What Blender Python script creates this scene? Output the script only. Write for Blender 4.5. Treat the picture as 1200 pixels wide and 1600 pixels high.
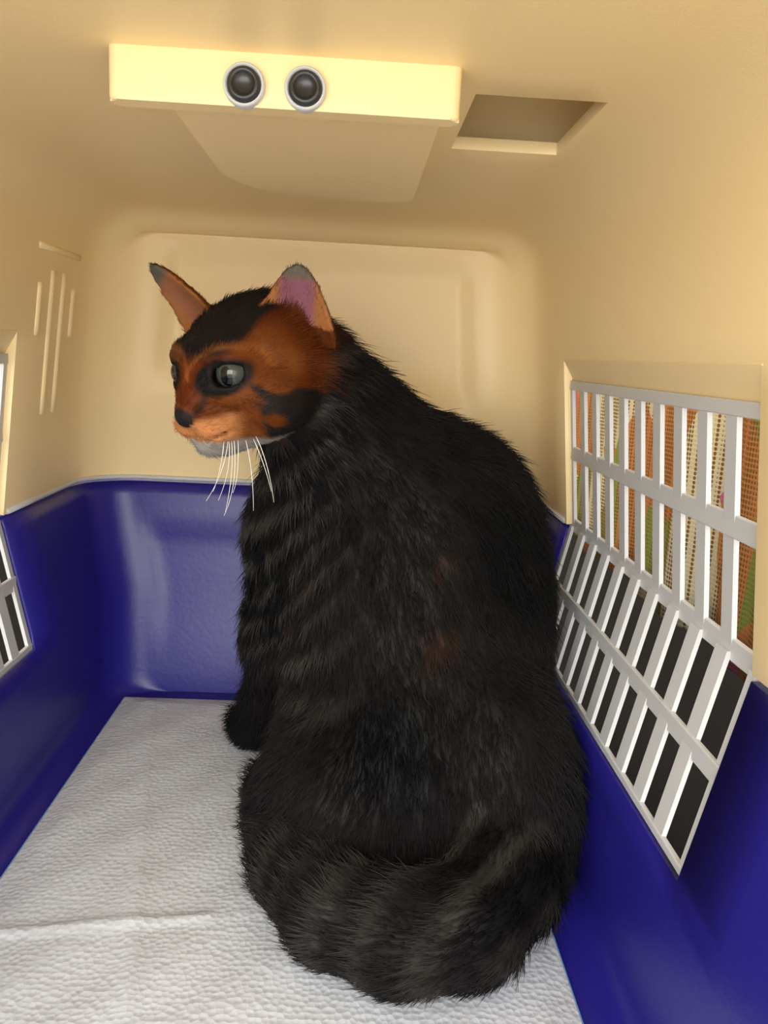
import bpy, bmesh, math
import numpy as np
from mathutils import Vector, Matrix

for o in list(bpy.data.objects):
    bpy.data.objects.remove(o)
SC = bpy.context.scene
COL = SC.collection
rng = np.random.default_rng(7)

# ------------------------------------------------------------------ camera
CAM_H = 0.26
FPX = 1250.0
def camera_basis(roll=2.5, vp=(560, 555)):
    r = math.radians(roll)
    v = np.array([(vp[0] - 600) / FPX, -(vp[1] - 800) / FPX, -1.0]); v /= np.linalg.norm(v)
    z = np.array([math.sin(r), math.cos(r), 0]); z -= z.dot(v) * v; z /= np.linalg.norm(z)
    x = np.cross(v, z)
    return np.column_stack([x, v, z])
RB = camera_basis()
cam_d = bpy.data.cameras.new('camera')
cam = bpy.data.objects.new('camera', cam_d); COL.objects.link(cam)
cam_d.sensor_fit = 'VERTICAL'; cam_d.sensor_height = 36.0; cam_d.lens = FPX / 1600 * 36.0
cam_d.clip_start = 0.01
cam.matrix_world = Matrix.Translation((0, 0, CAM_H)) @ Matrix(RB.T.tolist()).to_4x4()
SC.camera = cam

def P(px, py, y):
    """point of the place that is seen at a photograph pixel, y metres into the carrier"""
    d = RB.T @ np.array([(px - 600) / FPX, -(py - 800) / FPX, -1.0])
    return np.array([0, 0, CAM_H]) + d * (y / d[1])

# ------------------------------------------------------------------ world, lights, exposure
SC.view_settings.view_transform = 'Standard'
SC.view_settings.look = 'None'
SC.view_settings.exposure = 0.4
SC.view_settings.gamma = 1.0
SC.view_settings.use_curve_mapping = False
W = bpy.data.worlds.new('world'); SC.world = W; W.use_nodes = True
W.node_tree.nodes['Background'].inputs[0].default_value = (1.0, 0.985, 0.94, 1)
W.node_tree.nodes['Background'].inputs[1].default_value = 2.25
def area(name, loc, target, size, power, color):
    l = bpy.data.lights.new(name, 'AREA'); l.size = size; l.energy = power; l.color = color
    o = bpy.data.objects.new(name, l); COL.objects.link(o); o.location = loc
    o.rotation_euler = (Vector(target) - Vector(loc)).to_track_quat('-Z', 'Y').to_euler()
    return o
area('room_light', (-0.25, -0.75, 0.52), (-0.02, 0.5, 0.24), 0.9, 10.5, (1.0, 0.985, 0.94))
area('cloth_fill_light', (1.3, 0.1, 1.0), (0.15, 0.4, 0.2), 0.7, 24.0, (1.0, 0.95, 0.85))  # unseen lamp added at the right to brighten the hanging cloth

# ------------------------------------------------------------------ helpers
def lin(*c):
    return tuple((v / 255 / 12.92) if v / 255 <= 0.04045 else ((v / 255 + 0.055) / 1.055) ** 2.4 for v in c)
def mat(name, rgb, rough=0.5, spec=0.5, **kw):
    m = bpy.data.materials.new(name); m.use_nodes = True
    b = m.node_tree.nodes['Principled BSDF']
    b.inputs['Base Color'].default_value = (*rgb, 1); b.inputs['Roughness'].default_value = rough
    b.inputs['Specular IOR Level'].default_value = spec
    for k, v in kw.items(): b.inputs[k].default_value = v
    return m
def node(m, t, **props):
    n = m.node_tree.nodes.new(t)
    for k, v in props.items(): setattr(n, k, v)
    return n
def add_bump(m, scale, dist, strength, kind='noise', detail=3):
    L = m.node_tree.links; b = m.node_tree.nodes['Principled BSDF']
    tc = node(m, 'ShaderNodeTexCoord')
    if kind == 'noise':
        t = node(m, 'ShaderNodeTexNoise'); t.inputs['Detail'].default_value = detail; out = t.outputs['Fac']
    else:
        t = node(m, 'ShaderNodeTexVoronoi'); out = t.outputs['Distance']
    t.inputs['Scale'].default_value = scale
    L.new(tc.outputs['Object'], t.inputs['Vector'])
    bp = node(m, 'ShaderNodeBump'); bp.inputs['Distance'].default_value = dist; bp.inputs['Strength'].default_value = strength
    L.new(out, bp.inputs['Height']); L.new(bp.outputs['Normal'], b.inputs['Normal'])
    return bp
def mesh_obj(name, bm, m, parent=None, smooth=True):
    bm.normal_update()
    me = bpy.data.meshes.new(name); bm.to_mesh(me); bm.free()
    if smooth:
        for p in me.polygons: p.use_smooth = True
    for mm in (m if isinstance(m, (list, tuple)) else [m]): me.materials.append(mm)
    o = bpy.data.objects.new(name, me); COL.objects.link(o)
    if parent is not None: o.parent = parent
    return o
def tag(o, label, cat, group=None):
    o['label'] = label; o['category'] = cat
    if group: o['group'] = group
    return o
def empty(name, loc=(0, 0, 0)):
    o = bpy.data.objects.new(name, None); COL.objects.link(o); o.location = loc; o.empty_display_size = 0.05
    return o
def add_box(bm, lo, hi, mtx=None, bev=0.0):
    vs = [bm.verts.new((x, y, z)) for x in (lo[0], hi[0]) for y in (lo[1], hi[1]) for z in (lo[2], hi[2])]
    f = [(0, 1, 3, 2), (4, 6, 7, 5), (0, 4, 5, 1), (2, 3, 7, 6), (0, 2, 6, 4), (1, 5, 7, 3)]
    fs = [bm.faces.new([vs[i] for i in q]) for q in f]
    if bev > 0:
        es = list({e for q in fs for e in q.edges})
        r = bmesh.ops.bevel(bm, geom=es, offset=bev, segments=2, profile=0.5, affect='EDGES')
        vs = list({v for v in r['verts']} | {v for v in vs if v.is_valid})
    if mtx is not None:
        for v in vs: v.co = mtx @ v.co
    return vs
def add_tube(bm, pts, rad, n=8):
    pts = [Vector(p) for p in pts]; rings = []
    up = Vector((0.13, 0.31, 0.94))
    for i, p in enumerate(pts):
        t = (pts[min(i + 1, len(pts) - 1)] - pts[max(i - 1, 0)]).normalized()
        a = t.cross(up).normalized(); b = t.cross(a)
        r = rad[i] if hasattr(rad, '__len__') else rad
        rings.append([bm.verts.new(p + (a * math.cos(k * 2 * math.pi / n) + b * math.sin(k * 2 * math.pi / n)) * r) for k in range(n)])
    for i in range(len(rings) - 1):
        for k in range(n):
            bm.faces.new((rings[i][k], rings[i][(k + 1) % n], rings[i + 1][(k + 1) % n], rings[i + 1][k]))
    bm.faces.new(rings[0][::-1]); bm.faces.new(rings[-1])

# ------------------------------------------------------------------ materials
CREAM = mat('cream_plastic', lin(248, 224, 172), 0.42, 0.45); add_bump(CREAM, 900, 0.0002, 0.25)
BLUE = mat('blue_plastic', lin(36, 30, 128), 0.36, 0.5); add_bump(BLUE, 260, 0.0004, 0.3)
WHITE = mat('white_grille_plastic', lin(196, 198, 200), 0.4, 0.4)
DARK = mat('dark_screw', lin(40, 40, 42), 0.3, 0.5)
FLOORM = mat('pale_floor', lin(186, 180, 170), 0.6, 0.3)
MATM = mat('dark_mat', lin(18, 17, 19), 0.9, 0.15); add_bump(FLOORM, 400, 0.001, 0.5)

# ------------------------------------------------------------------ setting around the carrier
bm = bmesh.new(); add_box(bm, (-1.2, -0.9, -0.06), (1.2, 1.6, -0.0165))
fl = mesh_obj('floor', bm, FLOORM, smooth=False); fl['kind'] = 'structure'
WALLM = mat('room_wall_paint', lin(206, 196, 178), 0.9, 0.2)
for nm, lo_, hi_ in (('wall_back', (-1.3, 1.6, -0.06), (1.3, 1.7, 2.3)), ('wall_left', (-1.3, -0.9, -0.06), (-1.2, 1.6, 2.3)), ('wall_right', (1.2, -0.9, -0.06), (1.3, 1.6, 2.3))):
    bm = bmesh.new(); add_box(bm, lo_, hi_); w_ = mesh_obj(nm, bm, WALLM, smooth=False); w_['kind'] = 'structure'

bm = bmesh.new(); add_box(bm, (-0.62, 0.06, -0.0164), (0.62, 1.595, -0.0042), bev=0.003)
tag(mesh_obj('mat', bm, MATM, smooth=False), 'dark mat under the carrier, seen through the lower grille', 'mat')

# woven cloth outside the right window
FAB = mat('woven_cloth', lin(200, 160, 110), 0.9, 0.1)
L = FAB.node_tree.links; B = FAB.node_tree.nodes['Principled BSDF']
tc = node(FAB, 'ShaderNodeTexCoord'); mp = node(FAB, 'ShaderNodeMapping'); mp.inputs['Scale'].default_value = (1, 1, 0.45)
vo = node(FAB, 'ShaderNodeTexVoronoi'); vo.inputs['Scale'].default_value = 26
L.new(tc.outputs['Object'], mp.inputs['Vector']); L.new(mp.outputs['Vector'], vo.inputs['Vector'])
rp = node(FAB, 'ShaderNodeValToRGB'); rp.color_ramp.interpolation = 'CONSTANT'
sx = node(FAB, 'ShaderNodeSeparateColor'); L.new(vo.outputs['Color'], sx.inputs['Color']); L.new(sx.outputs[0], rp.inputs['Fac'])
cr = rp.color_ramp; cols = [(0.0, (206, 140, 86)), (0.38, (150, 160, 84)), (0.62, (224, 214, 176)), (0.8, (206, 136, 84)), (0.93, (206, 120, 146))]
cr.elements[0].color = (*lin(*cols[0][1]), 1); cr.elements[1].position = cols[1][0]; cr.elements[1].color = (*lin(*cols[1][1]), 1)
for p_, c_ in cols[2:]:
    e = cr.elements.new(p_); e.color = (*lin(*c_), 1)
ck = node(FAB, 'ShaderNodeTexVoronoi'); ck.inputs['Scale'].default_value = 330; ck.inputs['Randomness'].default_value = 0.0
L.new(tc.outputs['Object'], ck.inputs['Vector'])
dr = node(FAB, 'ShaderNodeValToRGB'); dr.color_ramp.elements[0].position = 0.36; dr.color_ramp.elements[1].position = 0.46
L.new(ck.outputs['Distance'], dr.inputs['Fac'])
mx = node(FAB, 'ShaderNodeMix', data_type='RGBA'); L.new(dr.outputs['Color'], mx.inputs[0])
L.new(rp.outputs['Color'], mx.inputs[7]); mx.inputs[6].default_value = (*lin(140, 104, 60), 1)
L.new(mx.outputs[2], B.inputs['Base Color'])
bp = node(FAB, 'ShaderNodeBump'); bp.inputs['Distance'].default_value = 0.001; bp.inputs['Strength'].default_value = 0.5
L.new(ck.outputs['Distance'], bp.inputs['Height']); L.new(bp.outputs['Normal'], B.inputs['Normal'])
bm = bmesh.new(); ny, nz = 70, 16; g = []
for i in range(ny + 1):
    y = 0.15 + 0.85 * i / ny
    g.append([bm.verts.new((0.232 + 0.006 * math.sin(y * 42) + 0.004 * math.sin(y * 90 + 1) , y, 0.088 + 0.46 * k / nz)) for k in range(nz + 1)])
for i in range(ny):
    for k in range(nz): bm.faces.new((g[i][k], g[i + 1][k], g[i + 1][k + 1], g[i][k + 1]))
cloth = mesh_obj('hanging_cloth', bm, FAB)
sm = cloth.modifiers.new('thick', 'SOLIDIFY'); sm.thickness = 0.0025
tag(cloth, 'orange, cream and green dotted woven cloth hanging outside the right-hand grille', 'cloth')

# ------------------------------------------------------------------ pet carrier
XC = -0.03                       # middle of the carrier
Z_SEAM = 0.160
Y0, YB, YBF = 0.10, 0.605, 0.574  # front opening, back wall at the seam, back wall at the floor
WY0, WY1, WZ1, WZ0 = 0.2525, 0.500, 0.264, 0.080    # side window
WYL = 0.455                       # the left window ends a little nearer
carrier = empty('pet_carrier', (XC, 0.35, 0))
tag(carrier, 'cream and blue plastic pet carrier seen from its open front', 'pet carrier')
def C_(o):                        # parent while keeping world coordinates
    o.parent = carrier; o.matrix_parent_inverse = Matrix.Translation((-XC, -0.35, 0)); return o

def shell(proffn, R, ystations, backfn, holes, nx_back, flange=0):
    """proffn(inset): (half width, z) from the seam to the middle; builds left+right walls, the span between, and the back wall.
    the first `flange` points stand outside the wall line"""
    bm = bmesh.new(); n = len(proffn(0)); N = 2 * n
    rows = []; sub = 8
    for j in range(len(ystations) + sub):
        th = 0 if j < len(ystations) else (j - len(ystations) + 1) / sub * math.pi / 2
        inset = R * (1 - math.cos(th)); hp = proffn(inset); row = []
        for i in range(N):
            k = i if i < n else N - 1 - i
            w, z = hp[k]; yend = backfn(0.0, z) + (0.0165 if k < flange else 0)
            if th: yy = yend - R + R * math.sin(th)
            else: yy = min(ystations[j], yend - R - 0.0005 * (len(ystations) - j))
            row.append(bm.verts.new((XC + (w if i >= n else -w), yy, z)))
        rows.append(row)
    for j in range(len(rows) - 1):
        for i in range(N - 1):
            vs = (rows[j][i], rows[j][i + 1], rows[j + 1][i + 1], rows[j + 1][i])
            c = sum((v.co for v in vs), Vector()) / 4
            if any(h(c, i, N) for h in holes): continue
            bm.faces.new(vs)
    last = rows[-1]; prev = None
    for k in range(n):
        a, b = last[k], last[N - 1 - k]
        if prev and abs(a.co.z - prev[0].co.z) < 2e-4 and k > flange: continue
        line = [a]
        for q in range(1, nx_back):
            t = q / nx_back
            x = a.co.x + (b.co.x - a.co.x) * t; z = a.co.z + (b.co.z - a.co.z) * t
            e = min(t, 1 - t) * (b.co.x - a.co.x)
            line.append(bm.verts.new((x, a.co.y + (b.co.y - a.co.y) * t + min(1, e / 0.012) * backfn(x, z, relief=True), z)))
        line.append(b)
        if prev:
            for q in range(nx_back):
                vs = (prev[q], line[q], line[q + 1], prev[q + 1])
                if len(set(vs)) == 4: bm.faces.new(vs)
        prev = line
    bm.normal_update()
    return bm
def orient(bm, centre):
    bm.normal_update()
    flip = [f for f in bm.faces if f.normal.dot(centre - f.calc_center_median()) < 0]
    if len(flip) > len(bm.faces) / 2: bmesh.ops.reverse_faces(bm, faces=bm.faces[:])

def sstep(a, b, x):
    t = min(1, max(0, (x - a) / (b - a))); return t * t * (3 - 2 * t)
# --- upper shell
CEIL = 0.349
def upper_prof(ins):
    p = [(0.1685 - 0.0115 * k / 10 - ins, Z_SEAM + (WZ1 - Z_SEAM) * k / 10) for k in range(11)]
    zi = min(ins, 0.012); c = max(0.004, 0.034 - ins); zc = CEIL - zi - c; w1 = 0.151 - ins
    p += [(0.1570 - ins + (0.151 - 0.1570) * k / 6, WZ1 + (zc - WZ1) * k / 6) for k in range(1, 7)]
    for k in range(1, 9):
        a = k / 8 * math.pi / 2
        p.append((w1 - c * (1 - math.cos(a)), zc + c * math.sin(a)))
    # the flat ceiling has points at both edges of the recess
    wmax = w1 - c
    p += [(min(w, wmax - 0.0006 * (q + 1)), CEIL - zi) for q, w in enumerate((0.1115, 0.10, 0.09, 0.078, 0.066, 0.05, 0.03, 0.012))]
    return p
prof = upper_prof(0)
HX0, HX1, HY0, HY1 = 0.036, 0.0815, 0.293, 0.366
def upper_back(x, z, relief=False):
    if not relief:
        return YB - 0.012 * sstep(Z_SEAM, 0.236, z)
    r = 0.0
    edge = 0.238 - 0.11 * max(0, x - 0.012)          # lower edge of the inset panel, sloping down towards the right
    r += 0.006 * sstep(edge - 0.002, edge + 0.003, z) * (1 - sstep(0.326, 0.332, z))
    return r
ys = sorted([Y0, 0.14, 0.18, 0.215, WY0, 0.2727, HY0, 0.3175, 0.342, HY1, 0.39, 0.415, 0.44, WYL, WY1, 0.53, 0.545])
hole_w = lambda c, i, N: WY0 < c.y < (WY1 if c.x > 0 else WYL) and c.z < WZ1 and abs(c.x - XC) > 0.12
hole_c = lambda c, i, N: HY0 < c.y < HY1 and HX0 < c.x < HX1 and c.z > 0.34
bm = shell(upper_prof, 0.040, ys, upper_back, [hole_w, hole_c], 70)
orient(bm, Vector((XC, 0.3, 0.24)))
up = C_(mesh_obj('upper_shell', bm, CREAM))
up['label'] = 'cream plastic upper half'
so = up.modifiers.new('wall', 'SOLIDIFY'); so.thickness = 0.005; so.offset = -1
bv = up.modifiers.new('edge', 'BEVEL'); bv.width = 0.0015; bv.segments = 2; bv.limit_method = 'ANGLE'; bv.angle_limit = math.radians(50)
# --- lower shell
def lower_prof(ins):
    zi = min(ins, 0.010); zs = Z_SEAM - 0.0022
    p = [(0.185 - ins, zs), (0.1685 - ins, zs)]
    p += [(0.1685 - 0.0165 * k / 8 - ins, zs + (WZ0 - zs) * k / 8) for k in range(1, 9)]
    p += [(0.152 - 0.0025 * k / 5 - ins, WZ0 - (WZ0 - 0.016) * k / 5) for k in range(1, 6)]
    for k in range(1, 8):
        a = k / 7 * math.pi / 2
        p.append((0.1495 - ins - 0.015 * (1 - math.cos(a)), 0.016 - (0.016 - zi * 0.0) * math.sin(a)))
    return p + [(0.09, 0), (0.06, 0), (0.03, 0), (0.01, 0)]
def lower_back(x, z, relief=False):
    if not relief: return YBF + 0.006 + (YB - YBF - 0.006) * min(1, z / Z_SEAM)
    return 0.003 * (1 - sstep(0.118, 0.121, z)) * sstep(0.01, 0.08, z)
ys2 = sorted([Y0, 0.14, 0.18, 0.215, WY0, 0.28, 0.31, 0.34, 0.37, 0.4, 0.43, WYL, WY1, 0.52])
hole_l = lambda c, i, N: WY0 < c.y < (WY1 if c.x > 0 else WYL) and WZ0 < c.z and (abs(c.x - XC) > 0.12)
bm = shell(lower_prof, 0.030, ys2, lower_back, [hole_l], 50, flange=1)
orient(bm, Vector((XC, 0.3, 0.12)))
lo = C_(mesh_obj('lower_shell', bm, BLUE))
lo['label'] = 'blue plastic lower half'
so = lo.modifiers.new('wall', 'SOLIDIFY'); so.thickness = 0.0035; so.offset = -1

# --- added pale tube as the seam edge highlight, between the windows and round the back
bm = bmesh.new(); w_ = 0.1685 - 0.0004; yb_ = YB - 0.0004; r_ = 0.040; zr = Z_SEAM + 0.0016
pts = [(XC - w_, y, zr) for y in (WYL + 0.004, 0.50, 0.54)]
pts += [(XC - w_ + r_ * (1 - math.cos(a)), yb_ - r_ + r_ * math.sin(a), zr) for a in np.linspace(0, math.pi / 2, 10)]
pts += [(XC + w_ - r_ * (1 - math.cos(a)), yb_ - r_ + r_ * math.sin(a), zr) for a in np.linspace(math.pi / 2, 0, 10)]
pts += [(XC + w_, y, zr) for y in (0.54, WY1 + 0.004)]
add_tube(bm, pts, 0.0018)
C_(mesh_obj('seam_highlight', bm, WHITE))['label'] = 'pale grey tube as highlight on the edge of the upper half'

# --- pocket above the ceiling opening
bm = bmesh.new(); zt = CEIL + 0.0052
E0, E1, HD = 0.022, 0.026, 0.055          # a deep compartment, wider than its opening
X0_, X1_, Y0_, Y1_ = HX0 - E0, HX1 + E0, HY0 - E0, HY1 + E0; q = 0.003
add_box(bm, (X0_, Y0_, zt + HD), (X1_, Y1_, zt + HD + q))
for lo_, hi_ in (((X0_ - q, Y0_, zt), (X0_, Y1_, zt + HD)), ((X1_, Y0_, zt), (X1_ + q, Y1_, zt + HD)), ((X0_, Y0_ - q, zt), (X1_, Y0_, zt + HD)), ((X0_, Y1_, zt), (X1_, Y1_ + q, zt + HD))):
    add_box(bm, lo_, hi_)
C_(mesh_obj('ceiling_recess', bm, CREAM, smooth=False))

# --- handle mount under the ceiling with two screws
mount = empty('handle_mount'); C_(mount)
def rounded_prism(bm, outline, z0, z1, bev):
    a = [bm.verts.new((x, y, z0)) for x, y in outline]; b = [bm.verts.new((x, y, z1)) for x, y in outline]
    n = len(a)
    lowf = bm.faces.new(a[::-1]); bm.faces.new(b)
    fs = [bm.faces.new((a[i], a[(i + 1) % n], b[(i + 1) % n], b[i])) for i in range(n)]
    if bev:
        bmesh.ops.bevel(bm, geom=list(lowf.edges), offset=bev, segments=3, profile=0.5, affect='EDGES')
def round_rect(x0, x1, y0, y1, radii, n=6):
    out = []
    for (cx, cy, r, a0) in ((x0, y0, radii[0], 180), (x1, y0, radii[1], 270), (x1, y1, radii[2], 0), (x0, y1, radii[3], 90)):
        ox = cx + r if cx == x0 else cx - r; oy = cy + r if cy == y0 else cy - r
        for k in range(n + 1):
            a = math.radians(a0 + 90 * k / n); out.append((ox + r * math.cos(a), oy + r * math.sin(a)))
    return out
bm = bmesh.new()
rounded_prism(bm, round_rect(-0.0805, 0.0285, 0.268, 0.276, (0.003, 0.003, 0.002, 0.002)), 0.3335, CEIL + 0.002, 0.0015)
bm2 = bmesh.new(); rounded_prism(bm2, round_rect(-0.064, 0.0235, 0.2745, 0.425, (0.004, 0.004, 0.012, 0.045)), 0.336, CEIL + 0.002, 0.002)
me = bpy.data.meshes.new('t'); bm2.to_mesh(me); bm2.free(); bm.from_mesh(me)
plate = mesh_obj('mount_plate', bm, CREAM, smooth=False); plate.parent = mount
def lathe_y(bm, prof, cx, cy, cz, n=28):
    rings = [[bm.verts.new((cx + r * math.cos(2 * math.pi * k / n), cy + y, cz + r * math.sin(2 * math.pi * k / n))) for k in range(n)] for r, y in prof]
    for i in range(len(rings) - 1):
        for k in range(n): bm.faces.new((rings[i][k], rings[i][(k + 1) % n], rings[i + 1][(k + 1) % n], rings[i + 1][k]))
    bm.faces.new(rings[-1])
for px, py in ((381, 132), (477, 138)):
    c = P(px, py, 0.266)
    bm = bmesh.new(); lathe_y(bm, [(0.0064, 0.003), (0.0064, -0.0002), (0.0060, -0.0010), (0.0056, -0.0010), (0.0050, 0.001)], *c)
    s = mesh_obj('screw_socket', bm, WHITE); s.parent = mount
    bm = bmesh.new(); lathe_y(bm, [(0.0053, 0.0008), (0.0050, -0.0012), (0.0038, -0.0022), (0.0034, -0.0012), (0.0020, -0.0006), (0.0004, -0.0004)], *c)
    s = mesh_obj('screw', bm, DARK); s.parent = mount; s['label'] = 'dark round screw'

# --- raised ribs on the left wall, the ceiling rib
def wall_x(z):                     # inner half width of the upper shell at z
    for (w0, z0), (w1, z1) in zip(prof, prof[1:]):
        if z0 <= z <= z1: return w0 + (w1 - w0) * (z - z0) / max(1e-6, z1 - z0)
    return 0.15
for i, yy in enumerate((0.480, 0.498, 0.516, 0.534)):
    z0, z1 = (0.215, 0.300) if i in (1, 2) else (0.262, 0.292)
    bm = bmesh.new()
    for s in (-1,):
        pts = [(XC + s * (wall_x(z) + 0.0003), yy, z) for z in np.linspace(z0, z1, 8)]
        add_tube(bm, pts, 0.0022)
    C_(mesh_obj('wall_rib', bm, CREAM))
bm = bmesh.new(); add_tube(bm, [(XC - wall_x(0.312) - 0.0002, y, 0.312) for y in (0.475, 0.50, 0.525, 0.54)], 0.002); C_(mesh_obj('wall_rib', bm, CREAM))
bm = bmesh.new(); add_tube(bm, [(0.000 - 0.022, y, 0.3525) for y in (0.13, 0.18, 0.23, 0.2685)], 0.0035); C_(mesh_obj('ceiling_rib', bm, CREAM))

# --- side grilles, bent at the seam
def grille(side):
    WY1_ = WY1 if side > 0 else WYL
    g = empty('side_grille'); C_(g)
    up_out = lambda z: XC + side * (0.1685 - 0.0115 * (z - Z_SEAM) / (WZ1 - Z_SEAM) + 0.0045)
    lo_out = lambda z: XC + side * (0.1685 - 0.0165 * (Z_SEAM - z) / (Z_SEAM - WZ0) + 0.0030)
    xs = lambda z: up_out(z) if z >= Z_SEAM else lo_out(z)
    T = 0.0010
    def strip(zs, yc, hw, name):    # upright bar
        bm = bmesh.new(); rings = []
        for z in zs:
            x = xs(z)
            rings.append([bm.verts.new((x + side * a * T, yc + b * hw, z)) for a, b in ((-1, -1), (-1, 1), (1, 1), (1, -1))])
        for i in range(len(rings) - 1):
            for k in range(4): bm.faces.new((rings[i][k], rings[i][(k + 1) % 4], rings[i + 1][(k + 1) % 4], rings[i + 1][k]))
        bm.faces.new(rings[0][::-1]); bm.faces.new(rings[-1])
        bmesh.ops.recalc_face_normals(bm, faces=bm.faces[:])
        o = mesh_obj(name, bm, WHITE, smooth=False); o.parent = g
    def rail(z, hw, name, y0=WY0 + 0.0008, y1=WY1_ - 0.0008):
        bm = bmesh.new(); x = xs(z); add_box(bm, (x - T * 1.15, y0, z - hw), (x + T * 1.15, y1, z + hw), bev=0.0005)
        o = mesh_obj(name, bm, WHITE, smooth=False); o.parent = g
    zt = WZ1 - 0.0155
    zu = list(np.linspace(Z_SEAM + 0.0002, zt, 3)); zl = list(np.linspace(WZ0 + 0.001, Z_SEAM - 0.0002, 3))
    n = 11
    for i in range(n):
        y = WY0 + 0.0035 + (WY1_ - WY0 - 0.007) * i / (n - 1)
        hw = 0.0022 if i in (0, n - 1) else 0.0046
        strip(zl, y, hw, 'upright_bar'); strip(zu, y, hw * 0.95, 'upright_bar')
    rail(zt, 0.0028, 'cross_rail'); rail(0.2065, 0.0042, 'cross_rail'); rail(Z_SEAM + 0.0005, 0.0042, 'seam_rail')
    rail(0.1205, 0.0042, 'cross_rail'); rail(WZ0 + 0.0022, 0.0018, 'cross_rail')
    # sloping head of the window opening, from the wall face down to the top rail
    bm = bmesh.new(); xi = XC + side * 0.1568; xo = up_out(zt) + side * 0.002
    q = [(xi, WZ1 - 0.0004), (xo, zt + 0.001), (xo + side * 0.002, zt + 0.001), (xo + side * 0.002, WZ1 + 0.002), (xi + side * .002, WZ1 + 0.002)]
    A_ = [bm.verts.new((x, WY0 - .0005, z)) for x, z in q]; B_ = [bm.verts.new((x, WY1_ + .0005, z)) for x, z in q]
    for i in range(5): bm.faces.new((A_[i], A_[(i + 1) % 5], B_[(i + 1) % 5], B_[i]))
    bm.faces.new(A_[::-1]); bm.faces.new(B_); bmesh.ops.recalc_face_normals(bm, faces=bm.faces[:])
    C_(mesh_obj('window_head', bm, CREAM, smooth=False))
    return g
grille(1)['label'] = 'white plastic grille in the right wall'
grille(-1)['label'] = 'white plastic grille in the left wall'

# ------------------------------------------------------------------ absorbent pad
PAD = mat('pad_topsheet', lin(196, 199, 204), 0.85, 0.2)
L = PAD.node_tree.links; B = PAD.node_tree.nodes['Principled BSDF']
tc = node(PAD, 'ShaderNodeTexCoord')
v1 = node(PAD, 'ShaderNodeTexVoronoi'); v1.inputs['Scale'].default_value = 340; v1.inputs['Randomness'].default_value = 0.7
v2 = node(PAD, 'ShaderNodeTexNoise'); v2.inputs['Scale'].default_value = 45; v2.inputs['Detail'].default_value = 6
L.new(tc.outputs['Object'], v1.inputs['Vector']); L.new(tc.outputs['Object'], v2.inputs['Vector'])
ad = node(PAD, 'ShaderNodeMath', operation='MULTIPLY_ADD'); ad.inputs[1].default_value = 2.25
L.new(v2.outputs['Fac'], ad.inputs[0]); L.new(v1.outputs['Distance'], ad.inputs[2])
bp = node(PAD, 'ShaderNodeBump'); bp.inputs['Distance'].default_value = 0.0012; bp.inputs['Strength'].default_value = 0.42
L.new(ad.outputs[0], bp.inputs['Height']); L.new(bp.outputs['Normal'], B.inputs['Normal'])
FILM = mat('pad_backing', lin(120, 165, 205), 0.4, 0.4)
pad = empty('absorbent_pad', (XC, 0.36, 0.001))
tag(pad, 'white dimpled absorbent pad spread on the carrier floor under the cat', 'pad')
PX0, PX1, PY0, PY1 = -0.1620, 0.1010, 0.125, 0.5630
def pad_z(x, y):
    w = 0.0012 * math.sin(x * 60 + 5 * y) * math.sin(y * 38 + 1) + 0.0008 * math.sin(x * 130 - y * 90)
    e = min(x - PX0, PX1 - x, y - PY0, PY1 - y)
    k = min(1, e / 0.012)
    c = 0.0010 * math.exp(-((x + 0.085 + 0.22 * (y - 0.3)) / 0.004) ** 2) + 0.0016 * math.exp(-((y - 0.335 - 0.15 * x) / 0.003) ** 2) * (1 if x < -0.04 else 0.3)
    return 0.0022 + (0.0022 + w * 0.45 + c * (1 if x < -0.055 else 0.2)) * k
bm = bmesh.new(); nx, ny = 110, 180; g = []
for i in range(nx + 1):
    x = PX0 + (PX1 - PX0) * i / nx
    g.append([bm.verts.new((x, PY0 + (PY1 - PY0) * j / ny, pad_z(x, PY0 + (PY1 - PY0) * j / ny))) for j in range(ny + 1)])
for i in range(nx):
    for j in range(ny): bm.faces.new((g[i][j], g[i + 1][j], g[i + 1][j + 1], g[i][j + 1]))
o = mesh_obj('top_sheet', bm, PAD); o.parent = pad; o.matrix_parent_inverse = Matrix.Translation((-XC, -0.36, -0.001))
bm = bmesh.new(); add_box(bm, (PX0 - 0.0012, PY0 - 0.001, 0.0006), (PX1 + 0.0010, PY1 + 0.0008, 0.0018), bev=0.0004)
o = mesh_obj('backing_film', bm, FILM, smooth=False); o.parent = pad; o.matrix_parent_inverse = Matrix.Translation((-XC, -0.36, -0.001))
o['label'] = 'pale blue backing film'

# ------------------------------------------------------------------ cat : signed distances in numpy, one continuous skin
HC = P(389, 560, 0.405)                                   # middle of the head
phi, tilt = math.radians(53), math.radians(20)
Fh = np.array([-math.cos(phi), -math.sin(phi), 0]); Uh = np.array([0, 0, 1.0])
Sh = np.array([math.sin(phi), -math.cos(phi), 0])          # towards the near side
F = Fh * math.cos(tilt) - Uh * math.sin(tilt); U = Uh * math.cos(tilt) + Fh * math.sin(tilt); S = Sh
def Hd(f, s, u): return HC + F * f + S * s + U * u
HR = np.stack([F, S, U])                                   # world -> head axes
prims = []
def ell(c, r, axes=None, k=0.010, flow=(0, 0, -1), reg='body'):
    prims.append(('e', np.asarray(c, float), np.asarray(r, float) * np.ones(3), np.eye(3) if axes is None else axes, k, np.asarray(flow, float), reg))
def cap(a, b, ra, rb, k=0.010, flow=None, reg='body'):
    a = np.asarray(a, float); b = np.asarray(b, float)
    prims.append(('c', a, b, (ra, rb), k, (b - a) if flow is None else np.asarray(flow, float), reg))
down = (0.25, -0.25, -1)
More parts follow.
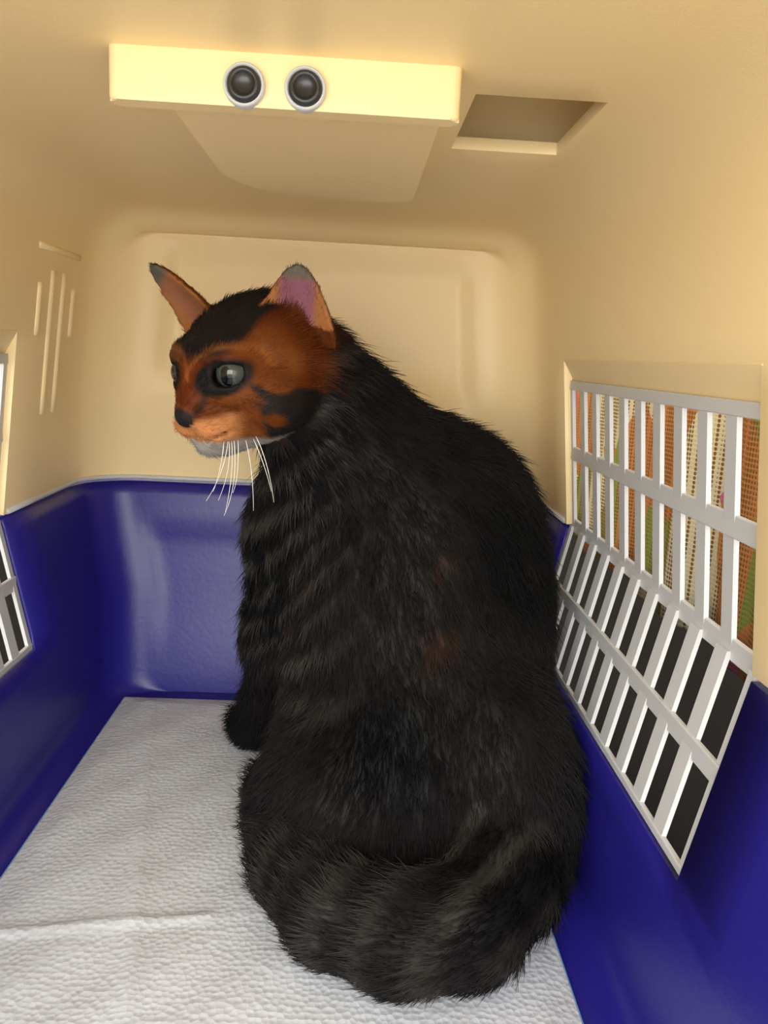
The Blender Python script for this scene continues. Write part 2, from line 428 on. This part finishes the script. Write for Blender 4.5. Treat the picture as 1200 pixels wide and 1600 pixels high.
# trunk
ell(P(655, 930, .440), (.074, .068, .080), k=.02, flow=down)
ell(P(675, 790, .440), (.054, .052, .046), k=.02, flow=(.6, -.3, -.6))
ell(P(650, 1100, .415), (.072, .066, .080), k=.02, flow=down)
ell(P(690, 1230, .385), (.062, .056, .066), k=.02, flow=down)
ell(P(535, 1280, .372), (.046, .050, .062), k=.02, flow=(-.3, -.2, -1))
ell(P(778, 1245, .362), (.036, .042, .062), k=.02, flow=(.2, -.1, -1))
ell(P(738, 1370, .356), (.040, .038, .036), k=.02, flow=(.1, -.2, -1))
# neck, chest
cap(P(470, 590, .425), P(600, 735, .440), .030, .040, k=.015, flow=(.75, 0, -.7))
cap(P(500, 700, .440), P(500, 830, .460), .028, .036, k=.02, flow=(-.1, 0, -1))
cap(P(498, 830, .460), P(475, 990, .470), .037, .034, k=.02, flow=(-.15, 0, -1))
# front legs
cap(P(470, 980, .472), P(428, 1100, .492), .030, .018, k=.015, flow=(-.1, 0, -1))
cap(P(428, 1100, .492), P(408, 1142, .492), .018, .0135, k=.012)
ell([P(395, 1150, .492)[0], .497, .0165], (.018, .020, .0125), k=.008, flow=(-.6, .6, -.3))
cap(P(560, 1000, .490), P(520, 1110, .515), .028, .016, k=.015)
ell([P(510, 1120, .515)[0], .525, .0165], (.017, .020, .0125), k=.008)
# hind foot beside the tail
ell(P(440, 1235, .415), (.022, .030, .016), k=.012, flow=(-.5, .5, -.3))
# tail curled round the haunch
tp = [(.074, .352, .050), (.074, .318, .034), (.056, .295, .0275), (.027, .289, .0270), (-.001, .304, .0265), (-.018, .334, .0255), (-.027, .370, .0245), (-.030, .400, .0225), (-.029, .424, .020)]
tr = [.026, .025, .0225, .0215, .021, .0205, .0195, .0170, .012]
for i in range(len(tp) - 1): cap(tp[i], tp[i + 1], tr[i], tr[i + 1], k=.006, reg='tail')
# head
ell(Hd(-.004, 0, -.0015), (.037, .0340, .0305), HR, k=.008, flow=-F, reg='head')
ell(Hd(.018, 0, -.003), (.023, .027, .0215), HR, k=.008, flow=-F, reg='head')
for s in (1, -1):
    ell(Hd(.009, s * .0205, -.0165), (.021, .0165, .0175), HR, k=.008, flow=-F + s * S * .4 - U * .3, reg='head')
    ell(Hd(.0365, s * .0070, -.0190), (.0105, .0092, .0085), HR, k=.004, flow=-F * .6 + s * S * .8, reg='head')
    ell(Hd(.024, s * .0145, .0108), (.0085, .008, .0045), HR, k=.006, flow=-F + U * .6, reg='head')
cap(Hd(.024, 0, .006), Hd(.0440, 0, -.0098), .0105, .0066, k=.006, flow=-F + U * .5, reg='head')
ell(Hd(.0460, 0, -.0128), (.0048, .0062, .0042), HR, k=.003, flow=-F, reg='head')
ell(Hd(.033, 0, -.0300), (.0110, .0095, .0068), HR, k=.004, flow=-F - U * .3, reg='head')
ell(Hd(.012, 0, -.0265), (.026, .021, .0135), HR, k=.008, flow=-F - U * .4, reg='head')
# ears: (base, tip, opening direction, half width)
EARS = []
def ear(base, tip, opening, w0):
    A = tip - base; h = np.linalg.norm(A); A = A / h
    N = opening - A * opening.dot(A); N /= np.linalg.norm(N)
    EARS.append((base, A, N, np.cross(A, N), h, w0))
ear(Hd(-.014, .0215, .011), Hd(-.015, .0300, .0405), F * .75 + S * .55, .0200)
ear(Hd(-.004, -.0225, .011), Hd(.006, -.0510, .0465), F * .80 - S * .1, .0165)
def ear_sdf(p, e):
    base, A, N, Wd, h, w0 = e
    q = p - base; t = q @ A / h; n = q @ N; s = q @ Wd
    tc_ = np.clip(t, 0, 1)
    w = w0 * np.sqrt(np.clip(1 - tc_ ** 1.35, 0, 1)) * (1 - 0.25 * tc_)
    cup = 0.0105 * (1 - 0.6 * tc_) * ((s / w0) ** 2) - 0.0035
    d = np.maximum(np.abs(n - cup) - 0.0017, (np.abs(s) - w) * 0.85)
    return np.maximum(d, np.maximum((t - 1) * h, (-t - 0.2) * h)), t, n - cup
EYES = [Hd(.0280, .0158, .0030), Hd(.0286, -.0146, .0020)]
EYE_R = 0.0074
def prim_sdf(p, pr):
    if pr[0] == 'e':
        q = (p - pr[1]) @ pr[3].T; r = pr[2]
        k0 = np.sqrt(((q / r) ** 2).sum(-1)); k1 = np.sqrt(((q / (r * r)) ** 2).sum(-1)) + 1e-9
        return k0 * (k0 - 1) / k1
    a, b, (ra, rb) = pr[1], pr[2], pr[3]
    ba = b - a; t = np.clip(((p - a) @ ba) / ba.dot(ba), 0, 1)
    return np.sqrt(((p - a - t[..., None] * ba) ** 2).sum(-1)) - (ra + (rb - ra) * t)
def smin(a, b, k):
    h = np.clip(0.5 + 0.5 * (b - a) / k, 0, 1)
    return b * (1 - h) + a * h - k * h * (1 - h)
VX = 0.0016
LO = np.array([-.125, .255, .002]); HI = np.array([.125, .560, .345])
dims = np.ceil((HI - LO) / VX).astype(int)
ax = [LO[i] + VX * np.arange(dims[i]) for i in range(3)]
D = np.full(tuple(dims), 0.05, np.float32)
def region(lo, hi):
    a = np.clip(np.floor((lo - LO) / VX).astype(int), 0, dims); b = np.clip(np.ceil((hi - LO) / VX).astype(int) + 1, 0, dims)
    return tuple(slice(a[i], b[i]) for i in range(3))
def pts_of(sl):
    return np.stack(np.meshgrid(ax[0][sl[0]], ax[1][sl[1]], ax[2][sl[2]], indexing='ij'), -1)
for pr in prims:
    if pr[0] == 'e': m_ = pr[2].max() + .045; lo_, hi_ = pr[1] - m_, pr[1] + m_
    else: m_ = max(pr[3]) + .045; lo_, hi_ = np.minimum(pr[1], pr[2]) - m_, np.maximum(pr[1], pr[2]) + m_
    sl = region(lo_, hi_); D[sl] = smin(D[sl], prim_sdf(pts_of(sl), pr), pr[4])
for e in EARS:
    sl = region(e[0] - .06, e[0] + .07); D[sl] = smin(D[sl], ear_sdf(pts_of(sl), e)[0], .004)
D = np.maximum(D, (0.0064 - ax[2])[None, None, :].astype(np.float32))      # flattened where it rests on the pad
# eye sockets (almond opening) and the mouth line
for i, c in enumerate(EYES):
    sl = region(c - .015, c + .015); p = pts_of(sl)
    q = (p - c) @ HR.T; s = 1 if i == 0 else -1
    r = np.array([.0098, .0072, .0054]); k0 = np.sqrt(((q / r) ** 2).sum(-1)); d = (k0 - 1) * r.min()
    D[sl] = -smin(-D[sl], d, .0015)
sl = region(Hd(.036, 0, -.024) - .02, Hd(.036, 0, -.024) + .02); q = (pts_of(sl) - HC) @ HR.T
d = np.maximum(np.abs(q[..., 2] + .0258 - .010 * np.abs(q[..., 1]) / .012 * 0.3) - .0008, np.maximum(.026 - q[..., 0], np.abs(q[..., 1]) - .015))
D[sl] = np.maximum(D[sl], -d)

def surface_nets(D):
    s = D < 0
    nx, ny, nz = D.shape
    c = np.zeros((nx - 1, ny - 1, nz - 1), np.int8)
    corners = [(i, j, k) for i in (0, 1) for j in (0, 1) for k in (0, 1)]
    for i, j, k in corners: c += s[i:nx - 1 + i, j:ny - 1 + j, k:nz - 1 + k]
    act = np.argwhere((c > 0) & (c < 8))
    idx = np.full(c.shape, -1, np.int32); idx[tuple(act.T)] = np.arange(len(act))
    acc = np.zeros((len(act), 3)); cnt = np.zeros(len(act))
    for a in corners:
        for axis in range(3):
            if a[axis]: continue
            b = list(a); b[axis] = 1
            va = D[tuple((act + a).T)]; vb = D[tuple((act + b).T)]
            cr_ = (va < 0) != (vb < 0)
            t = np.where(cr_, va / np.where(cr_, va - vb, 1), 0)
            pt = np.array(a, float)[None] + 0 * act; pt[:, axis] += t
            acc[cr_] += pt[cr_]; cnt[cr_] += 1
    V = LO + (act + acc / cnt[:, None]) * VX
    Q = []
    for axis in range(3):
        o1, o2 = [(1, 2), (2, 0), (0, 1)][axis]
        sh = [slice(None)] * 3; sh2 = [slice(None)] * 3
        sh[axis] = slice(0, -1); sh2[axis] = slice(1, None)
        ch = s[tuple(sh)] != s[tuple(sh2)]
        e = np.argwhere(ch); e = e[(e[:, o1] > 0) & (e[:, o2] > 0) & (e[:, o1] < D.shape[o1] - 1) & (e[:, o2] < D.shape[o2] - 1)]
        inside = s[tuple(e.T)]
        def cell(d1, d2):
            q = e.copy(); q[:, o1] += d1; q[:, o2] += d2; return idx[tuple(q.T)]
        q = np.stack([cell(-1, -1), cell(0, -1), cell(0, 0), cell(-1, 0)], 1)
        q[~inside] = q[~inside][:, ::-1]
        Q.append(q)
    Q = np.concatenate(Q); Q = Q[(Q >= 0).all(1)]
    return V, Q
V, Q = surface_nets(D)
# keep the largest connected piece and relax the skin a little
E_ = np.concatenate([Q[:, [0, 1]], Q[:, [1, 2]], Q[:, [2, 3]], Q[:, [3, 0]]]); nV = len(V)
lab = np.arange(nV)
for _ in range(400):
    new = lab.copy(); np.minimum.at(new, E_[:, 0], lab[E_[:, 1]]); np.minimum.at(new, E_[:, 1], lab[E_[:, 0]])
    new = new[new]
    if (new == lab).all(): break
    lab = new
big = np.bincount(lab).argmax(); keep = lab == big
mapi = np.cumsum(keep) - 1; Q = mapi[Q[keep[Q[:, 0]]]]; V = V[keep]; nV = len(V)
E_ = np.concatenate([Q[:, [0, 1]], Q[:, [1, 2]], Q[:, [2, 3]], Q[:, [3, 0]]])
deg = np.bincount(E_.ravel(), minlength=nV)[:, None]
def lap(X):
    A = np.zeros_like(X); np.add.at(A, E_[:, 0], X[E_[:, 1]]); np.add.at(A, E_[:, 1], X[E_[:, 0]]); return A / deg - X
for _ in range(3):
    V = V + 0.5 * lap(V); V = V - 0.52 * lap(V)
fn = np.cross(V[Q[:, 2]] - V[Q[:, 0]], V[Q[:, 3]] - V[Q[:, 1]])
NRM = np.zeros_like(V)
for k in range(4): np.add.at(NRM, Q[:, k], fn)
NRM /= np.linalg.norm(NRM, axis=1, keepdims=True) + 1e-12
FA = np.linalg.norm(fn, axis=1) / 2

# --- coat: colour, hair length and lie, by place on the animal
def vnoise(p, f, seed):
    r = np.random.default_rng(seed); d = r.normal(size=(6, 3)); d /= np.linalg.norm(d, axis=1, keepdims=True); ph = r.uniform(0, 6.28, 6)
    return np.sin(p @ d.T * f + ph).mean(1) * 1.8
def coat(p):
    n = len(p)
    h = (p - HC) @ HR.T; f, s, u = h.T; sa = np.abs(s)
    # how much of the head's fur: distance to head primitives against the rest
    dh = np.min([prim_sdf(p, q) for q in prims if q[6] == 'head'], 0); db = np.min([prim_sdf(p, q) for q in prims if q[6] != 'head'], 0)
    edata = [ear_sdf(p, e) for e in EARS]
    de = np.minimum(edata[0][0], edata[1][0])
    dtail = np.min([prim_sdf(p, q) for q in prims if q[6] == 'tail'], 0)
    isear = de < 0.0016
    head = 1 / (1 + np.exp(np.clip((np.minimum(dh, de) - db - .003) / .002, -40, 40)))
    head[isear] = 1
    C = np.tile(np.array(lin(25, 23, 23)), (n, 1)); 
    bl = np.array(lin(9, 9, 10)); gr = np.array(lin(70, 66, 61)); br = np.array(lin(72, 44, 22))
    nz = vnoise(p, 60, 1); nf = vnoise(p, 240, 2)
    def mixc(C, c, w): w = np.clip(w, 0, 1)[:, None]; return C * (1 - w) + np.asarray(c) * w
    C = mixc(C, bl, np.clip(nz - .1, 0, 1))
    # ticked pale streaks over the chest and shoulder on the left
    st = np.sin((p[:, 2] * 1.0 - p[:, 0] * .8 + .008 * nz) * 330)
    C = mixc(C, gr, .75 * np.clip(st - .15, 0, 1) * np.clip((.012 - p[:, 0]) / .03, 0, 1) * np.clip((p[:, 2] - .07) / .03, 0, 1) * (nf > -.5))
    C = mixc(C, br, .8 * np.clip(nf - .75, 0, 1) * 2 * np.clip(1 - np.abs(p[:, 2] - .15) / .05, 0, 1))
    # pale bands on the tail
    tl = np.clip(1 - (dtail - db) / .004, 0, 1) * (dtail < .004)
    C = mixc(C, gr, tl * .4 * np.clip(np.sin((p[:, 0] - p[:, 1]) * 210) * 1.2, 0, 1))
    # face
    org = np.array(lin(92, 45, 12)); orl = np.array(lin(128, 76, 38)); drk = np.array(lin(30, 26, 24)); red = np.array(lin(88, 30, 14))
    H = np.tile(org, (n, 1))
    H = mixc(H, orl, np.clip(vnoise(p, 300, 4) * .6, 0, 1))
    H = mixc(H, red, np.clip(vnoise(p, 170, 5) * .5, 0, 1))
    H = mixc(H, drk, np.clip((u - .0095 - .15 * np.abs(sa - .004)) / .003, 0, 1) * np.clip((.0215 - sa) / .003, 0, 1) * np.clip((f + .018) / .006, 0, 1))
    H = mixc(H, drk, np.clip((-.017 - f - .0 * u) / .006, 0, 1) * np.clip((.024 - u) / .01, 0, 1) * .55)
    hx = -.60 * f + .80 * sa; wz = .94 * u - .34 * f; nv = .0035 * vnoise(p, 330, 9) + .0015 * vnoise(p, 900, 10)
    cheek = np.clip((hx - .0045 + nv) / .003, 0, 1) * np.clip((-.0115 - wz + nv) / .003, 0, 1)
    cheek *= 1 - np.clip((1 - np.sqrt(((hx - .0115) / .0055) ** 2 + ((wz + .0275) / .0040) ** 2)) / .4, 0, 1)
    cheek = np.maximum(cheek, np.clip((-.0375 - wz) / .003, 0, 1) * np.clip((hx + .004) / .003, 0, 1))
    H = mixc(H, drk, cheek)            # dark lower cheek and throat
    H = mixc(H, drk, np.clip(1 - np.abs(u + .006 + (.030 - f) * .45) / .0028, 0, 1) * (f < .026) * (f > -.005) * (sa > .012) * .9)   # cheek stripe
    H = mixc(H, drk, np.clip(1 - np.abs(sa - (.0125 - (.004 - u) * .42)) / .0022, 0, 1) * (u < .004) * (u > -.012) * (f > .025) * .85)   # tear line
    H = mixc(H, np.array(lin(190, 128, 80)), np.clip((f - .030) / .006, 0, 1) * np.clip((-.0125 - u) / .003, 0, 1) * .9)
    H = mixc(H, np.array(lin(140, 134, 130)), np.clip((-.0262 - u + .25 * (f - .035)) / .003, 0, 1) * np.clip((f - .004) / .008, 0, 1))
    for i, c in enumerate(EYES):
        q = (p - c) @ HR.T; r = np.sqrt((q[:, 1] / .0105) ** 2 + (q[:, 2] / .0083) ** 2 + (np.minimum(q[:, 0], 0) / .02) ** 2)
        H = mixc(H, drk * .5, np.clip((1.14 - r) / .2, 0, 1))
        H = mixc(H, orl * 1.3, np.clip(1 - np.abs(r - 1.5) / .18, 0, 1) * .6 * (q[:, 2] > 0))
    nose = np.sqrt(((h - [.0492, 0, -.0121]) / [.0058, .0064, .0050]) ** 2 @ np.ones(3)) < 1
    H[nose] = lin(34, 29, 30)
    for ti, t_ in enumerate(edata):
        d, t, nn = t_; on = d < .0016
        e = mixc(np.tile(org, (n, 1)), np.array(lin(60, 52, 36)), (t - .80) / .12)
        inner = on & (nn > .0004)
        lat = np.abs((p - EARS[ti][0]) @ EARS[ti][3]) / EARS[ti][5]
        tan_ = np.tile(np.array(lin(150, 98, 56)), (n, 1))
        pink = mixc(tan_, np.array(lin(128, 80, 96)), np.clip((.52 - lat) / .2, 0, 1) * np.clip((.86 - t) / .1, 0, 1) * (1 if ti == 0 else .25))
        e[inner] = mixc(pink, np.array(lin(96, 90, 80)), np.clip((t - .74) / .1, 0, 1))[inner]
        w = on & (t > .08)
        H[w] = e[w]
    C = C * (1 - head[:, None]) + H * head[:, None]
    # hair length
    ln = np.full(n, .0115); ln = np.where(tl > .5, .010, ln)
    hl = .0032 + .0065 * np.clip((.004 - f) / .02, 0, 1); ln = ln * (1 - head) + hl * head
    ln[isear] = .0022
    for i, c in enumerate(EYES):
        r = np.linalg.norm((p - c), axis=1); ln = np.where(r < .0125, np.clip((r - .0095) / .003, 0, 1) * .002, ln)
    ln[nose] = 0
    ln = np.where(p[:, 2] < .022, np.minimum(ln, .006), ln)
    return C, ln, head
def flow_of(p):
    acc = np.zeros_like(p)
    for q in prims:
        w = np.exp(-np.clip(prim_sdf(p, q), -.02, .2) / .006); fl_ = q[5] / np.linalg.norm(q[5]); acc += w[:, None] * fl_
    for e in EARS:
        w = np.exp(-np.clip(ear_sdf(p, e)[0], -.02, .2) / .003) * 2; acc += w[:, None] * e[1]
    return acc / (np.linalg.norm(acc, axis=1, keepdims=True) + 1e-9)

FURM = bpy.data.materials.new('cat_fur'); FURM.use_nodes = True
b = FURM.node_tree.nodes['Principled BSDF']; b.inputs['Roughness'].default_value = 0.55; b.inputs['Specular IOR Level'].default_value = 0.10
at = node(FURM, 'ShaderNodeAttribute'); at.attribute_name = 'coat'; FURM.node_tree.links.new(at.outputs['Color'], b.inputs['Base Color'])

cat_base = (0.03, 0.40, 0.006)
cat = empty('cat', cat_base)
tag(cat, 'dark tabby cat with orange face sitting on white pad, looking over its shoulder', 'cat')
INV = Matrix.Translation([-v for v in cat_base])
def K_(o): o.parent = cat; o.matrix_parent_inverse = INV; return o
Cv, Lv, Hv = coat(V)
me = bpy.data.meshes.new('body'); me.from_pydata(V.tolist(), [], Q.tolist()); me.update()
me.polygons.foreach_set('use_smooth', np.ones(len(me.polygons), bool))
at_ = me.color_attributes.new('coat', 'FLOAT_COLOR', 'POINT'); at_.data.foreach_set('color', np.concatenate([Cv, np.ones((nV, 1))], 1).astype(np.float32).ravel())
me.materials.append(FURM)
body = bpy.data.objects.new('body', me); COL.objects.link(body); K_(body)

# fur strands
NS = 120000
wt = FA.copy(); hq = Hv[Q].mean(1); wt *= 1 + 3.0 * hq
pick = rng.choice(len(Q), NS, p=wt / wt.sum())
uv = rng.random((NS, 2)); q4 = Q[pick]
def bil(A): return (A[q4[:, 0]] * ((1 - uv[:, :1]) * (1 - uv[:, 1:])) + A[q4[:, 1]] * (uv[:, :1] * (1 - uv[:, 1:])) + A[q4[:, 2]] * (uv[:, :1] * uv[:, 1:]) + A[q4[:, 3]] * ((1 - uv[:, :1]) * uv[:, 1:]))
root = bil(V); nn_ = bil(NRM); nn_ /= np.linalg.norm(nn_, axis=1, keepdims=True)
col, ln, hd = coat(root); fl_ = flow_of(root)
ok = ln > .0008
root, nn_, col, ln, fl_, hd = root[ok], nn_[ok], col[ok], ln[ok], fl_[ok], hd[ok]; NS = len(root)
tan = fl_ - nn_ * (fl_ * nn_).sum(1, keepdims=True); tan /= np.linalg.norm(tan, axis=1, keepdims=True) + 1e-6
clump = np.stack([vnoise(root, 420, 11 + i) for i in range(3)], 1) * .22
tan = tan + clump + rng.normal(size=(NS, 3)) * .16
ln = ln * rng.uniform(.65, 1.2, NS)
ts = np.array([0, .33, .66, 1.0])
lift = .50 + .10 * rng.normal(size=(NS, 1))
pos = np.stack([root - nn_ * .0006 + ln[:, None] * (nn_ * lift * (t - .42 * t * t) + tan * (.55 * t + .40 * t * t)) for t in ts], 1)
pos[..., 2] = np.maximum(pos[..., 2], .0056)
hc = bpy.data.hair_curves.new('fur')
hc.add_curves([4] * NS)
hc.attributes['position'].data.foreach_set('vector', pos.astype(np.float32).ravel())
ra = hc.attributes.get('radius') or hc.attributes.new('radius', 'FLOAT', 'POINT')
rr = (np.where(hd > .5, .00011, .00017)[:, None] * np.array([1.0, .95, .7, .2])[None]).astype(np.float32)
ra.data.foreach_set('value', rr.ravel())
ca = hc.attributes.new('coat', 'FLOAT_COLOR', 'CURVE')
col = col * rng.uniform(.75, 1.3, (NS, 1))
ca.data.foreach_set('color', np.concatenate([col, np.ones((NS, 1))], 1).astype(np.float32).ravel())
hc.materials.append(FURM)
fur = bpy.data.objects.new('fur', hc); COL.objects.link(fur); K_(fur); fur['kind'] = 'stuff'

# eyes: ball, with iris and slit pupil in its material by direction
EYEM = mat('eye_surface', lin(70, 76, 70), 0.06, 0.6)
L = EYEM.node_tree.links; B = EYEM.node_tree.nodes['Principled BSDF']
tc = node(EYEM, 'ShaderNodeTexCoord'); sp = node(EYEM, 'ShaderNodeSeparateXYZ'); L.new(tc.outputs['Object'], sp.inputs[0])
def mth(op, a, b_=None):
    n_ = node(EYEM, 'ShaderNodeMath', operation=op)
    for i, v in enumerate((a, b_)):
        if v is None: continue
        if isinstance(v, (int, float)): n_.inputs[i].default_value = v
        else: L.new(v, n_.inputs[i])
    return n_.outputs[0]
yy = mth('DIVIDE', sp.outputs[1], 0.0030); zz = mth('DIVIDE', sp.outputs[2], 0.0050)
rad = mth('SQRT', mth('ADD', mth('MULTIPLY', yy, yy), mth('MULTIPLY', zz, zz)))
r1 = node(EYEM, 'ShaderNodeValToRGB'); r1.color_ramp.elements[0].position = .9; r1.color_ramp.elements[0].color = (.003, .003, .004, 1)
r1.color_ramp.elements[1].position = 1.0; r1.color_ramp.elements[1].color = (*lin(62, 68, 66), 1)
L.new(rad, r1.inputs['Fac']); L.new(r1.outputs['Color'], B.inputs['Base Color'])
for s, c in zip((1, -1), EYES):
    bm = bmesh.new(); bmesh.ops.create_uvsphere(bm, u_segments=32, v_segments=20, radius=EYE_R)
    o = mesh_obj('eye', bm, EYEM)
    look = F + S * s * .42 + U * .05; look /= np.linalg.norm(look)
    y_ = np.cross(U, look); y_ /= np.linalg.norm(y_); z_ = np.cross(look, y_)
    M = Matrix(np.column_stack([look, y_, z_]).tolist()).to_4x4(); M.translation = Vector(c - F * .0006)
    K_(o); o.matrix_basis = M
    o['label'] = 'grey green glossy eye'

# whiskers drooping from the near cheek
WH = mat('whisker_hair', lin(235, 235, 230), 0.35, 0.5)
wl = [((362, 702), (366, 740), (352, 800)), ((358, 702), (362, 735), (341, 782)), ((356, 702), (352, 738), (322, 783)), ((350, 702), (346, 735), (333, 768)),
      ((372, 700), (374, 745), (364, 770)), ((366, 701), (372, 760), (350, 806)), ((384, 700), (396, 735), (396, 798)), ((396, 698), (414, 725), (424, 768)), ((400, 694), (420, 722), (428, 785))]
for a, b_, c in wl:
    p0, p1, p2 = P(a[0], a[1] - 12, .374), P(*b_, .364), P(*c, .360)
    pts = [p0 * (1 - t) ** 2 + p1 * 2 * t * (1 - t) + p2 * t * t for t in np.linspace(0, 1, 12)]
    bm = bmesh.new(); add_tube(bm, [Vector(v) for v in pts], list(np.linspace(.00022, .00007, len(pts))), n=6)
    K_(mesh_obj('whisker', bm, WH))
